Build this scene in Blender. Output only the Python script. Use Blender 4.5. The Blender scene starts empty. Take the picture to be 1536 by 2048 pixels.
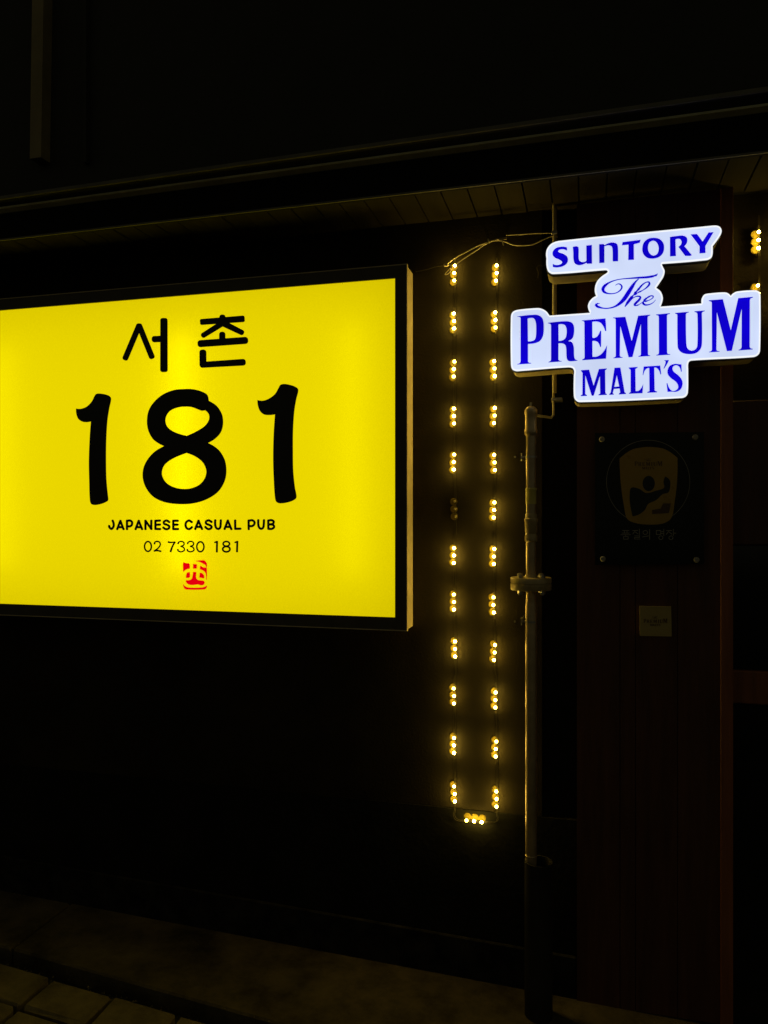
import bpy, bmesh, math, random
from mathutils import Vector, Matrix
from mathutils.geometry import tessellate_polygon

random.seed(7)
scene = bpy.context.scene
C = scene.collection

# ------------------------------------------------------------------ camera
CAM = Vector((0.0, -2.5, 1.5))
YAW = math.atan(407 / 1538)
cam_d = bpy.data.cameras.new('camera')
cam = bpy.data.objects.new('camera', cam_d)
C.objects.link(cam)
cam.location = CAM
cam.rotation_euler = (math.radians(90), 0, YAW)
cam_d.sensor_width = 36
cam_d.lens = 36 * 1538 / 2048
cam_d.shift_y = 8 / 2048
cam_d.clip_start = 0.02
cam_d.clip_end = 300
scene.camera = cam

# ------------------------------------------------------------------ night sky, exposure
world = bpy.data.worlds.new('World')
scene.world = world
world.use_nodes = True
wn = world.node_tree
wn.nodes.clear()
w_out = wn.nodes.new('ShaderNodeOutputWorld')
w_bg = wn.nodes.new('ShaderNodeBackground')
w_bg.inputs['Color'].default_value = (0.86, 0.80, 0.50, 1)      # city glow of a clouded night
w_bg.inputs['Strength'].default_value = 0.040
wn.links.new(w_bg.outputs[0], w_out.inputs[0])
scene.view_settings.view_transform = 'Standard'
scene.view_settings.look = 'None'
scene.view_settings.gamma = 1
scene.view_settings.exposure = 0
scene.cycles.use_denoising = True
scene.cycles.max_bounces = 8
scene.cycles.sample_clamp_indirect = 4
scene.cycles.caustics_reflective = False
scene.cycles.caustics_refractive = False
scene.cycles.use_adaptive_sampling = False

# ------------------------------------------------------------------ photo survey: sight lines to real planes
SY, CY = math.sin(YAW), math.cos(YAW)
def ray(px, py):
    a, b = (px - 768) / 1538, (1032 - py) / 1538
    return Vector((-SY + a * CY, CY + a * SY, b))
def at(px, py, y=0.0):
    d = ray(px, py)
    return CAM + d * ((y - CAM.y) / d.y)
def gz(x, y=0.0):
    return -0.035 * (x + 0.45) + 0.012 * y
def ground(px, py):
    d = ray(px, py)
    # z = -0.035*(x+.45)+.012*y
    n = Vector((0.035, -0.012, 1))
    t = (-0.035 * 0.45 - n.dot(CAM)) / n.dot(d)
    return CAM + d * t

# ------------------------------------------------------------------ materials
def mat(name, col, rough=0.6, metal=0.0, var=0.25, scale=8.0, bump=0.0, bscale=60.0, spec=0.5, stretch=(1, 1, 1), coat=0.0):
    m = bpy.data.materials.new(name); m.use_nodes = True
    nt = m.node_tree; b = nt.nodes['Principled BSDF']
    tc = nt.nodes.new('ShaderNodeTexCoord'); mp = nt.nodes.new('ShaderNodeMapping')
    mp.inputs['Scale'].default_value = stretch
    nt.links.new(tc.outputs['Object'], mp.inputs['Vector'])
    n = nt.nodes.new('ShaderNodeTexNoise'); n.inputs['Scale'].default_value = scale; n.inputs['Detail'].default_value = 6
    n.inputs['Roughness'].default_value = 0.65
    nt.links.new(mp.outputs['Vector'], n.inputs['Vector'])
    r = nt.nodes.new('ShaderNodeValToRGB')
    r.color_ramp.elements[0].position = 0.3; r.color_ramp.elements[1].position = 0.7
    lo = [c * (1 - var) for c in col]; hi = [min(1, c * (1 + var)) for c in col]
    r.color_ramp.elements[0].color = (*lo, 1); r.color_ramp.elements[1].color = (*hi, 1)
    nt.links.new(n.outputs['Fac'], r.inputs['Fac'])
    nt.links.new(r.outputs['Color'], b.inputs['Base Color'])
    mr = nt.nodes.new('ShaderNodeMapRange')
    mr.inputs['To Min'].default_value = max(0.02, rough - 0.12); mr.inputs['To Max'].default_value = min(1, rough + 0.12)
    nt.links.new(n.outputs['Fac'], mr.inputs['Value']); nt.links.new(mr.outputs['Result'], b.inputs['Roughness'])
    b.inputs['Metallic'].default_value = metal
    b.inputs['Specular IOR Level'].default_value = spec
    b.inputs['Coat Weight'].default_value = coat
    if bump:
        n2 = nt.nodes.new('ShaderNodeTexNoise'); n2.inputs['Scale'].default_value = bscale; n2.inputs['Detail'].default_value = 5
        nt.links.new(mp.outputs['Vector'], n2.inputs['Vector'])
        bp = nt.nodes.new('ShaderNodeBump'); bp.inputs['Strength'].default_value = bump; bp.inputs['Distance'].default_value = 0.004
        nt.links.new(n2.outputs['Fac'], bp.inputs['Height']); nt.links.new(bp.outputs['Normal'], b.inputs['Normal'])
    return m
def emit(name, col, strength, var=0.0, scale=3.0):
    m = bpy.data.materials.new(name); m.use_nodes = True
    nt = m.node_tree; nt.nodes.clear()
    o = nt.nodes.new('ShaderNodeOutputMaterial'); e = nt.nodes.new('ShaderNodeEmission')
    e.inputs['Color'].default_value = (*col, 1); e.inputs['Strength'].default_value = strength
    if var:                                     # uneven lamps behind the film
        tc = nt.nodes.new('ShaderNodeTexCoord'); n = nt.nodes.new('ShaderNodeTexNoise')
        n.inputs['Scale'].default_value = scale; n.inputs['Detail'].default_value = 1.5
        nt.links.new(tc.outputs['Object'], n.inputs['Vector'])
        mr = nt.nodes.new('ShaderNodeMapRange'); mr.inputs['From Min'].default_value = 0.3; mr.inputs['From Max'].default_value = 0.7
        mr.inputs['To Min'].default_value = strength * (1 - var); mr.inputs['To Max'].default_value = strength * (1 + var)
        nt.links.new(n.outputs['Fac'], mr.inputs['Value']); nt.links.new(mr.outputs['Result'], e.inputs['Strength'])
    nt.links.new(e.outputs[0], o.inputs['Surface'])
    return m
def lit_panel(name, col, strength, trans):
    m = bpy.data.materials.new(name); m.use_nodes = True
    nt = m.node_tree; nt.nodes.clear()
    o = nt.nodes.new('ShaderNodeOutputMaterial'); e = nt.nodes.new('ShaderNodeEmission')
    e.inputs['Color'].default_value = (*col, 1); e.inputs['Strength'].default_value = strength
    t = nt.nodes.new('ShaderNodeBsdfTranslucent'); t.inputs['Color'].default_value = (*trans, 1)
    a = nt.nodes.new('ShaderNodeAddShader')
    nt.links.new(e.outputs[0], a.inputs[0]); nt.links.new(t.outputs[0], a.inputs[1]); nt.links.new(a.outputs[0], o.inputs['Surface'])
    return m

M = {}
M['wall'] = mat('brown_render', (0.029, 0.023, 0.012), 0.8, var=0.45, scale=3, bump=0.35, bscale=140, spec=0.08)
M['plinth'] = mat('dark_stone', (0.016, 0.015, 0.010), 0.9, var=0.4, scale=6, bump=0.4, bscale=50, spec=0.08)
M['skirt'] = mat('worn_concrete', (0.024, 0.022, 0.017), 0.9, var=0.8, scale=14, spec=0.1, bump=0.4, bscale=40)
M['wood'] = mat('dark_red_wood', (0.095, 0.035, 0.016), 0.55, var=0.35, scale=5, bump=0.2, bscale=30, stretch=(6, 6, 0.5))
M['wood2'] = mat('orange_wood', (0.30, 0.10, 0.03), 0.5, var=0.3, scale=5, bump=0.2, bscale=30, stretch=(6, 6, 0.5))
M['soffit'] = mat('soffit_wood', (0.028, 0.023, 0.008), 0.8, spec=0.12, var=0.3, scale=4, bump=0.2, bscale=30, stretch=(5, 0.6, 5))
M['fascia'] = mat('black_fascia', (0.012, 0.012, 0.010), 0.9, var=0.3, scale=5, spec=0.1)
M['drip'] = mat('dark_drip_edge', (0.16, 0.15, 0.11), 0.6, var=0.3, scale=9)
M['gutter'] = mat('gutter_lip_highlight', (0.92, 0.86, 0.5), 0.6, metal=0.0, var=0.3, scale=9)  # pale non-metal paint, the lip's highlight line put into its colour
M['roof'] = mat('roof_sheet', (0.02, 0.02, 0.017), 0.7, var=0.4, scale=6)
M['upper'] = mat('upper_wall_paint', (0.032, 0.032, 0.025), 0.8, var=0.3, scale=4, bump=0.3)
M['post'] = mat('pale_post', (0.3, 0.235, 0.1), 0.6, var=0.25, scale=7)
M['frame'] = mat('sign_frame_aluminium', (0.74, 0.62, 0.36), 0.42, metal=0.05, var=0.18, scale=16, bump=0.06, bscale=30)
M['frame_front'] = mat('sign_frame_shaded', (0.08, 0.07, 0.04), 0.5, var=0.2, scale=12)  # same frame as the sides, the front's shade put into a darker colour
M['black'] = mat('black_vinyl', (0.012, 0.012, 0.010), 0.5, var=0.1)
M['white_in'] = mat('white_inside', (0.8, 0.8, 0.78), 0.7, var=0.02)
M['return'] = mat('sign_return_paint', (0.6, 0.52, 0.3), 0.45, var=0.15, scale=10)
M['trim'] = mat('black_trim', (0.012, 0.012, 0.012), 0.5, var=0.1)
M['pipe'] = mat('painted_gas_pipe', (0.60, 0.47, 0.27), 0.36, metal=0.6, var=0.2, scale=18, bump=0.05, bscale=90)
M['pipe_dark'] = mat('worn_fitting', (0.55, 0.43, 0.2), 0.4, metal=0.2, var=0.3, scale=22, bump=0.3, bscale=90)
M['band'] = mat('yellow_label', (0.92, 0.80, 0.20), 0.4, var=0.08, scale=30)
M['steel'] = mat('zinc_steel', (0.55, 0.53, 0.48), 0.32, metal=0.9, var=0.15, scale=20)
M['sleeve'] = mat('grey_sleeve', (0.028, 0.026, 0.02), 0.6, var=0.3, scale=10, spec=0.2)
M['cable'] = mat('cream_cable', (0.6, 0.52, 0.33), 0.45, var=0.1, scale=30)
M['wire'] = mat('clear_wire', (0.06, 0.05, 0.028), 0.6, spec=0.2, var=0.1, scale=30)
M['module'] = mat('module_glow_resin', (0.17, 0.125, 0.012), 0.7, spec=0.1, var=0.1, scale=30)  # amber set so the added discs read as glow around the bulbs
M['plaque'] = mat('dark_plaque', (0.008, 0.011, 0.009), 0.3, var=0.2, scale=3, coat=0.1, spec=0.25)
M['amber'] = mat('amber_print', (0.50, 0.31, 0.035), 0.3, var=0.12, scale=6)
M['amberdark'] = mat('brown_print', (0.12, 0.06, 0.02), 0.3, var=0.1)
M['navy'] = mat('navy_print', (0.008, 0.012, 0.012), 0.3, var=0.1)
M['greyprint'] = mat('grey_print', (0.42, 0.40, 0.33), 0.4, var=0.1)
M['gold'] = mat('gold_plate', (0.55, 0.43, 0.15), 0.35, var=0.12, scale=10)
M['glass'] = mat('dark_glass', (0.008, 0.009, 0.008), 0.08, var=0.2)
M['kerb'] = mat('granite_slab', (0.085, 0.068, 0.036), 0.95, var=0.7, scale=6, spec=0.15, bump=1.0, bscale=70)
M['paver'] = mat('concrete_paver', (0.17, 0.135, 0.065), 0.9, var=0.4, scale=9, spec=0.2, bump=0.7, bscale=150)
M['ground'] = mat('dirty_joint', (0.02, 0.019, 0.014), 0.95, var=0.5, scale=20, bump=0.8, bscale=80)
M['road'] = mat('asphalt', (0.045, 0.043, 0.04), 0.9, var=0.3, scale=30, bump=0.5, bscale=200)
M['yellow'] = lit_panel('lit_yellow_acrylic', (1.0, 0.84, 0.0), 0.46, (0.95, 0.87, 0.0))
M['tube'] = emit('lamp_tube', (1.0, 0.97, 0.9), 2.0)
M['tube_old'] = emit('aged_lamp_tube', (1.0, 0.95, 0.85), 1.0)
M['red'] = emit('lit_red_film', (0.78, 0.0, 0.004), 1.0)
M['white'] = emit('lit_white_acrylic', (0.655, 0.745, 1.0), 0.98, var=0.09, scale=7)
M['rim'] = emit('lit_acrylic_edge', (0.93, 0.96, 1.0), 1.0)
M['blue'] = emit('lit_blue_film', (0.004, 0.0, 0.60), 1.0, var=0.2, scale=6)
M['led'] = emit('led_die', (1.0, 0.69, 0.11), 88)
M['led2'] = emit('led_die_dim', (1.0, 0.67, 0.10), 70)
M['led3'] = emit('led_die_bright', (1.0, 0.71, 0.13), 116)
for k in ('red', 'blue', 'rim'): M[k].cycles.emission_sampling = 'NONE'
M['unled'] = mat('unlit_led', (0.5, 0.42, 0.2), 0.2, var=0.05)

# ------------------------------------------------------------------ helpers
def obj(name, verts, faces, m, parent=None, smooth=False):
    me = bpy.data.meshes.new(name)
    me.from_pydata([tuple(v) for v in verts], [], faces)
    me.validate(); me.update()
    if isinstance(m, str): m = M[m]
    me.materials.append(m)
    if smooth:
        for p in me.polygons: p.use_smooth = True
    o = bpy.data.objects.new(name, me); C.objects.link(o)
    if parent is not None: o.parent = parent
    return o
def tag(o, label=None, cat=None, group=None, kind=None):
    if label: o['label'] = label
    if cat: o['category'] = cat
    if group: o['group'] = group
    if kind: o['kind'] = kind
    return o
def empty(name, loc=(0, 0, 0)):
    o = bpy.data.objects.new(name, None); C.objects.link(o); o.empty_display_size = 0.1
    return o
class MB:
    def __init__(s): s.v = []; s.f = []
    def add(s, v, f):
        k = len(s.v); s.v += [Vector(p) for p in v]; s.f += [tuple(i + k for i in q) for q in f]; return s
    def box(s, x0, x1, y0, y1, z0, z1, bev=0.0):
        if bev <= 0:
            v = [(x, y, z) for x in (x0, x1) for y in (y0, y1) for z in (z0, z1)]
            f = [(0, 1, 3, 2), (4, 6, 7, 5), (0, 4, 5, 1), (2, 3, 7, 6), (0, 2, 6, 4), (1, 5, 7, 3)]
            return s.add(v, f)
        bm = bmesh.new(); bmesh.ops.create_cube(bm, size=1)
        for w in bm.verts:
            w.co = Vector(((x0 + x1) / 2 + w.co.x * (x1 - x0), (y0 + y1) / 2 + w.co.y * (y1 - y0), (z0 + z1) / 2 + w.co.z * (z1 - z0)))
        bmesh.ops.bevel(bm, geom=list(bm.edges), offset=bev, segments=1, affect='EDGES')
        bm.verts.index_update()
        s.add([w.co.copy() for w in bm.verts], [tuple(w.index for w in q.verts) for q in bm.faces]); bm.free(); return s
    def bar(s, a, b, prof):
        """prism with a profile of (y, z) offsets run from point a to point b"""
        n = len(prof)
        v = [Vector(p) + Vector((0, y, z)) for p in (a, b) for y, z in prof]
        f = [(i, (i + 1) % n, n + (i + 1) % n, n + i) for i in range(n)] + [tuple(range(n))[::-1], tuple(range(n, 2 * n))]
        return s.add(v, f)
    def tube(s, pts, r, n=10, cap=True):
        pts = [Vector(p) for p in pts]; k = len(pts)
        rs = r if isinstance(r, (list, tuple)) else [r] * k
        up = None; v = []; f = []
        for i, p in enumerate(pts):
            t = (pts[min(i + 1, k - 1)] - pts[max(i - 1, 0)]).normalized()
            if up is None:
                up = Vector((1, 0, 0)) if abs(t.x) < 0.8 else Vector((0, 0, 1))
            up = (up - t * up.dot(t)).normalized(); w = t.cross(up)
            for j in range(n):
                a = 2 * math.pi * j / n
                v.append(p + (up * math.cos(a) + w * math.sin(a)) * rs[i])
        for i in range(k - 1):
            for j in range(n):
                f.append((i * n + j, i * n + (j + 1) % n, (i + 1) * n + (j + 1) % n, (i + 1) * n + j))
        if cap: f += [tuple(range(n))[::-1], tuple(range((k - 1) * n, k * n))]
        return s.add(v, f)
    def lathe(s, c, prof, n=20):
        """vertical axis through c; prof = [(r, z)]"""
        return s.tube([Vector((c[0], c[1], c[2] + z)) for r, z in prof], [max(r, 1e-4) for r, z in prof], n)
    def build(s, name, m, parent=None, smooth=False):
        return obj(name, s.v, s.f, m, parent, smooth)
def smooth_by_angle(o, ang=35):
    me = o.data
    for p in me.polygons: p.use_smooth = True
    bm = bmesh.new(); bm.from_mesh(me)
    for e in bm.edges:
        if len(e.link_faces) == 2: e.smooth = e.calc_face_angle(0) < math.radians(ang)
    bm.to_mesh(me); bm.free()
    return o

# outline language: "x,y" is a corner, "x,y~" a smooth point
ZONES = {'A': (1080, 440, 7.68), 'B': (1260, 440, 7.68), 'Cc': (1160, 530, 7.68), 'D': (1015, 600, 7.68), 'E': (1200, 600, 7.68),
         'F': (1340, 570, 7.837), 'G': (1130, 700, 5.908), 'H': (140, 750, 7.583), 'H8': (270, 750, 7.585), 'Hb': (500, 750, 7.583),
         'K': (230, 610, 5.486), 'J1': (210, 1030, 8.533), 'J2': (380, 1030, 8.533), 'S': (355, 1110, 21.94), 'P': (1200, 870, 7.68),
         'Q': (1270, 1205, 19.2)}
def topx(z, x, y):
    zx, zy, s = ZONES[z]
    return (zx + x / s, zy + y / s)
def parse(z, txt):
    out = []
    for tok in txt.split():
        sm = tok.endswith('~'); x, y = tok.rstrip('~').split(',')
        out.append((*topx(z, float(x), float(y)), sm))
    return out
def smooth_loop(P, step=2.0, closed=True):
    n = len(P); out = []
    rng = n if closed else n - 1
    def tan(i):
        if not closed and i in (0, n - 1): return None
        if not P[i][2]: return None
        a, b, c = Vector(P[i - 1][:2]), Vector(P[i][:2]), Vector(P[(i + 1) % n][:2])
        l1, l2 = (b - a).length or 1e-6, (c - b).length or 1e-6
        w1, w2 = l1, l2
        t = (b - a) / l1 * w1 + (c - b) / l2 * w2
        return t / (w1 + w2)
    for i in range(rng):
        j = (i + 1) % n
        a, b = Vector(P[i][:2]), Vector(P[j][:2]); L = (b - a).length
        ta, tb = tan(i), tan(j)
        if ta is None and tb is None:
            out.append(a); continue
        ch = (b - a)
        ta_ = ta * L if ta is not None else (ch * 1.5 - tb * L * 0.5)
        tb_ = tb * L if tb is not None else (ch * 1.5 - ta * L * 0.5)
        k = max(2, min(14, int(L / step) + 1))
        for q in range(k):
            t = q / k; t2 = t * t; t3 = t2 * t
            out.append(a * (2 * t3 - 3 * t2 + 1) + ta_ * (t3 - 2 * t2 + t) + b * (-2 * t3 + 3 * t2) + tb_ * (t3 - t2))
    if not closed: out.append(Vector(P[-1][:2]))
    return out
def outline(z, txt, step=2.0): return smooth_loop(parse(z, txt), step)

def offset(loop, d):
    n = len(loop); out = []
    area = sum(loop[i].x * loop[(i + 1) % n].y - loop[(i + 1) % n].x * loop[i].y for i in range(n))
    sg = 1 if area > 0 else -1
    for i in range(n):
        t = (loop[(i + 1) % n] - loop[i - 1]); t = t.normalized() if t.length else Vector((1, 0))
        out.append(loop[i] + Vector((t.y, -t.x)) * sg * d)
    return out
class Print:
    """flat film pieces on the plane y, traced as outlines"""
    def __init__(s, y, th=0.0012, xf=None): s.y = y; s.th = th; s.v = []; s.f = []; s.k = 0; s.xf = xf or (lambda p: p)
    def fill(s, loops, back=False, depth=None):
        y0 = s.y - s.k * 0.00006; s.k += 1
        th = s.th if depth is None else depth
        P = [[at(*s.xf((p.x, p.y)), y0) for p in lp] for lp in loops]
        flat = [p for lp in P for p in lp]; n = len(flat)
        tris = tessellate_polygon([[Vector((p.x, p.z, 0)) for p in lp] for lp in P])
        b = len(s.v)
        s.v += flat + [Vector((p.x, p.y + th, p.z)) for p in flat]
        s.f += [tuple(b + i for i in t) for t in tris]
        if back: s.f += [tuple(b + n + i for i in t[::-1]) for t in tris]
        k = b
        for lp in P:
            m = len(lp)
            s.f += [(k + i, k + (i + 1) % m, k + n + (i + 1) % m, k + n + i) for i in range(m)]
            k += m
        return s
    def stroke(s, pts, w, rounded=1.0, closed=False, step=1.5, smooth=True):
        """pts: [(x, y[, w])] photo pixels; ribbon with rounded ends"""
        Q = [(p[0], p[1], smooth) for p in pts]
        ws = [(p[2] if len(p) > 2 else w) for p in pts]
        line = smooth_loop(Q, step, closed) if (len(Q) > 2) else [Vector(Q[0][:2]), Vector(Q[1][:2])]
        # widths by nearest control progress
        def wid(p):
            best = sorted(((p - Vector(q[:2])).length, i) for i, q in enumerate(Q))[:2]
            if len(best) < 2: return ws[0]
            (d0, i0), (d1, i1) = best
            return (ws[i0] * d1 + ws[i1] * d0) / (d0 + d1 + 1e-9)
        n = len(line); L = []; R = []
        for i, p in enumerate(line):
            if closed: t = line[(i + 1) % n] - line[i - 1]
            else: t = line[min(i + 1, n - 1)] - line[max(i - 1, 0)]
            t = t.normalized() if t.length else Vector((1, 0)); nn = Vector((-t.y, t.x)); h = wid(p) / 2
            L.append(p + nn * h); R.append(p - nn * h)
        if closed:
            return s.ribbon(L, R, True)
        s.ribbon(L, R, False)
        for e, q in ((0, 1), (n - 1, n - 2)):       # round caps
            c = line[e]; t = (line[e] - line[q]).normalized(); nn = Vector((-t.y, t.x)); h = wid(c) / 2
            arc = [c + (nn * math.cos(a) + t * math.sin(a) * rounded) * h for a in [math.pi * k / 8 for k in range(9)]]
            s.fill([arc])
        return s
    def ribbon(s, L, R, closed):
        y0 = s.y - s.k * 0.00006; s.k += 1
        n = len(L); b = len(s.v)
        s.v += [at(*s.xf((p.x, p.y)), y0) for p in L] + [at(*s.xf((p.x, p.y)), y0) for p in R]
        for i in range(n if closed else n - 1):
            j = (i + 1) % n
            s.f.append((b + i, b + j, b + n + j, b + n + i))
        return s
    def bar(s, x0, y0, x1, y1, w0, w1, r=0.35):
        a, b = Vector((x0, y0)), Vector((x1, y1)); t = (b - a).normalized(); n = Vector((-t.y, t.x))
        pts = []
        for c, d, w, sg in ((a, t, w0, 1), (b, -t, w1, -1)):
            rr = w * r
            o1, o2 = c - n * w / 2 * sg, c + n * w / 2 * sg
            seq = []
            for corner, dn in ((o1, n * sg), (o2, -n * sg)):
                cc = corner + dn * rr + d * rr
                arc = [cc - dn * rr * math.cos(q) - d * rr * math.sin(q) for q in [math.pi / 2 * k / 4 for k in range(5)]]
                seq.append(arc)
            pts.append(seq)
        # side a: from o1 to o2 clockwise, side b likewise
        A = pts[0][0] + pts[0][1][::-1]; B = pts[1][0] + pts[1][1][::-1]
        return s.fill([A + B])
    def build(s, name, m, parent): return obj(name, s.v, s.f, m, parent)
def zs(z, pts, s=1.0):
    k = ZONES[z][2]
    return [(*topx(z, p[0], p[1]), *( [p[2] / k] if len(p) > 2 else [])) for p in pts]

# ================================================================== THE SETTING
X0, X1 = -6.0, 4.0
road = obj('ground', [(-40, -40, gz(-40, -40) - 0.06), (40, -40, gz(40, -40) - 0.06), (40, 3, gz(40, 3) - 0.06), (-40, 3, gz(-40, 3) - 0.06)], [(0, 1, 2, 3)], 'ground')
tag(road, kind='structure')
KERB_Y = -0.375
_ka, _kb = ground(0, 1890), ground(500, 2030)
def ky(x): return _ka.y + (_kb.y - _ka.y) * (x - _ka.x) / (_kb.x - _ka.x)
pav = tag(empty('pavement'), kind='structure')
def slab(name, x0, x1, y0, y1, m, dz, h, parent, bev, jit=0.0):
    mb = MB().box(x0, x1, y0, y1, -h, 0, bev)
    for v in mb.v:
        if v.y < -0.2: v.y += ky(v.x) - KERB_Y
        v.z += gz(v.x, v.y) + dz + random.uniform(-1, 1) * jit; v.x += random.uniform(-1, 1) * jit; v.y += random.uniform(-1, 1) * jit if v.y < -0.2 else 0
    return mb.build(name, m, parent)
x = ground(40, 1885).x - 4.8
while x < X1:
    L = 2.4
    slab('kerb_slab', x, x + L - 0.006, KERB_Y, -0.001, 'kerb', random.uniform(-0.004, 0.002), 0.08, pav, 0.006)
    x += L
# concrete pavers beyond the joint, rows run along the wall
row_y = KERB_Y - 0.062
rows = 0
while rows < 9:
    d = 0.155
    x = -3.4 + (0.117 if rows % 2 else 0.0)
    while x < 1.6:
        L = random.choice((0.235, 0.235, 0.235, 0.115)) 
        slab('paving_stone', x, x + L - 0.013, row_y - d + 0.012, row_y, 'paver', random.uniform(-0.012, -0.004), 0.06, pav, 0.009, 0.003)
        x += L
    row_y -= d; rows += 1

grit = MB()
rg = random.Random(3)
for i in range(1500):
    gx = rg.uniform(-3.2, 0.8)
    u = rg.random()
    gy = -rg.random() ** 2 * 0.10 - 0.018 if u < 0.35 else (ky(gx) - rg.uniform(-0.015, 0.075) if u < 0.75 else rg.uniform(-1.0, -0.03))
    in_joint = ky(gx) - 0.062 < gy < ky(gx)
    gq = gz(gx, gy) - (0.052 if in_joint else 0.004)
    rr = rg.uniform(0.0012, 0.0042)
    P = [Vector((math.cos(a + i), math.sin(a + i), 0)) * rr * rg.uniform(0.6, 1.3) for a in (0, 1.6, 3.1, 4.7)]
    B = Vector((gx, gy, gq))
    grit.add([B + p for p in P] + [B + Vector((rg.uniform(-.3, .3) * rr, rg.uniform(-.3, .3) * rr, rr * rg.uniform(0.7, 1.6)))], [(0, 1, 4), (1, 2, 4), (2, 3, 4), (3, 0, 4)])
g_ = grit.build('grit', 'paver'); tag(g_, 'loose grit scattered on the kerb and in the paving joint', 'grit', kind='stuff')

# ================================================================== THE BUILDING
bld = tag(empty('pub_building'), 'dark low-eaved pub front with brown wall, wood boards and slatted soffit', 'building')
def zat(px, py, y=0.0): return at(px, py, y).z
XW = at(1084, 1000).x                       # right end of the brown wall bay
XP = at(1153, 1000, -0.02).x                # left edge of the boarded pilaster
XJ = at(1441, 1000, -0.02).x
XK = at(1466, 1000, -0.02).x
z_pl = zat(500, 1576)                       # top of the plinth
z_so = zat(950, 440)                        # soffit meets the wall
MB().box(X0, XW, 0.0, 0.25, z_pl, z_so + 0.1).build('wall', 'wall', bld)
MB().box(XW, XP + 0.02, 0.02, 0.25, -0.3, z_so + 0.1).build('wall', 'fascia', bld)
MB().box(X0, XP + 0.01, -0.0018, 0.24, -0.4, z_pl - 0.001).build('plinth', 'plinth', bld)
mb = MB().box(X0, XP, -0.016, -0.003, -0.1, 0.13, 0.004)
for v in mb.v: v.z += gz(v.x, 0)
mb.build('skirting', 'skirt', bld)
# boarded pilaster
pil = MB().box(XP, XK, 0.03, 0.25, -0.3, z_so + 0.1).build('pilaster', 'fascia', bld)
edges = [1153, 1240, 1271, 1355, 1441]
for a, b in zip(edges, edges[1:]):
    xa, xb = at(a, 1000, -0.02).x + 0.001, at(b, 1000, -0.02).x - 0.001
    MB().box(xa, xb, -0.02, 0.028, -0.02, z_so + 0.05).build('board', 'wood', pil)
MB().box(XJ, XK, -0.024, 0.028, -0.02, z_so + 0.05, 0.001).build('door_jamb', 'wood2', bld)
# door beside it
door = MB().box(XK + 0.001, X1, 0.09, 0.15, -0.3, z_so + 0.1).build('door', 'wall', bld)
dx0, dx1 = XK + 0.006, XK + 0.92
def zr(py): return zat(1500, py, 0.06)
MB().box(dx0, dx0 + 0.9, 0.055, 0.089, zr(1408), zr(1342), 0.004).build('mid_rail', 'wood2', door)
MB().box(dx0, dx0 + 0.9, 0.06, 0.089, zr(1090), zr(800), 0.004).build('top_panel', 'wood', door)
MB().box(dx0, dx0 + 0.9, 0.075, 0.089, zr(1340), zr(1092)).build('pane', 'glass', door)
MB().box(dx0, dx0 + 0.9, 0.068, 0.089, 0.05, zr(1410), 0.004).build('bottom_panel', 'plinth', door)
MB().box(dx0 + 0.93, X1, -0.01, 0.089, -0.2, z_so + 0.05).build('wall', 'wall', bld)
# eave: soffit boards, fascia, gutter
EY = -0.26
a3, b3 = at(0, 482, EY), at(1536, 306, EY)
sl3 = (b3.z - a3.z) / (b3.x - a3.x)
def z3(x): return a3.z + sl3 * (x - a3.x)
def ln(xa, za_pt, slope): pass
sof = MB().bar((X0, 0, z3(X0) + 0.03), (X1, 0, z3(X1) + 0.03), [(EY + 0.01, 0), (EY + 0.01, 0.02), (0.2, 0.02), (0.2, 0)]).build('soffit', 'fascia', bld)
pw = at(958, 380, -0.2).x - at(905, 380, -0.2).x
x = X0 + 1.0
while x < X1 - 1.5:
    j = random.uniform(-0.0015, 0.0015)
    v = []
    for xx in (x + 0.0022, x + pw - 0.0022):
        for yy in (EY + 0.014, 0.02):
            for zz in (0.012 + j, 0.028):
                v.append((xx, yy, z3(xx) + zz))
    obj('soffit_board', v, [(0, 1, 3, 2), (4, 6, 7, 5), (0, 4, 5, 1), (2, 3, 7, 6), (0, 2, 6, 4), (1, 5, 7, 3)], 'soffit', sof)
    x += pw
a2, b2 = at(0, 424, EY - 0.012), at(1536, 219, EY - 0.012)
a1, b1 = at(0, 398, EY - 0.05), at(1179, 231, EY - 0.05)
def ext(a, b, x): t = (x - a.x) / (b.x - a.x); return a + (b - a) * t
# fascia board between the two lines
fv = []
for xx in (X0, X1):
    zl, zh = z3(xx), ext(a2, b2, xx).z
    for yy in (EY - 0.004, EY + 0.012):
        fv += [(xx, yy, zl), (xx, yy, zh)]
obj('fascia', fv, [(0, 1, 3, 2), (4, 6, 7, 5), (0, 4, 5, 1), (2, 3, 7, 6), (0, 2, 6, 4), (1, 5, 7, 3)], 'fascia', bld)
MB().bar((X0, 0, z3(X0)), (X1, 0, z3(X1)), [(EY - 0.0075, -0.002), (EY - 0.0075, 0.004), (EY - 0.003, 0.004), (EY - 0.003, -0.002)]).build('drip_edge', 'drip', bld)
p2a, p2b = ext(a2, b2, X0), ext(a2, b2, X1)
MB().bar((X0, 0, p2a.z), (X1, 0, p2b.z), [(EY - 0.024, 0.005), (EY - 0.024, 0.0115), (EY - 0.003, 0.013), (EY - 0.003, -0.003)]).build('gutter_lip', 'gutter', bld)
p1a, p1b = ext(a1, b1, X0), ext(a1, b1, X1)
gv = []
for xx, z2_, z1_ in ((X0, p2a.z, p1a.z), (X1, p2b.z, p1b.z)):
    gv += [(xx, EY - 0.018, z2_ + 0.008), (xx, EY - 0.048, z1_), (xx, EY - 0.048, z1_ + 0.004), (xx, EY + 0.0, z1_ + 0.006), (xx, EY + 0.0, z2_ + 0.010)]
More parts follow.
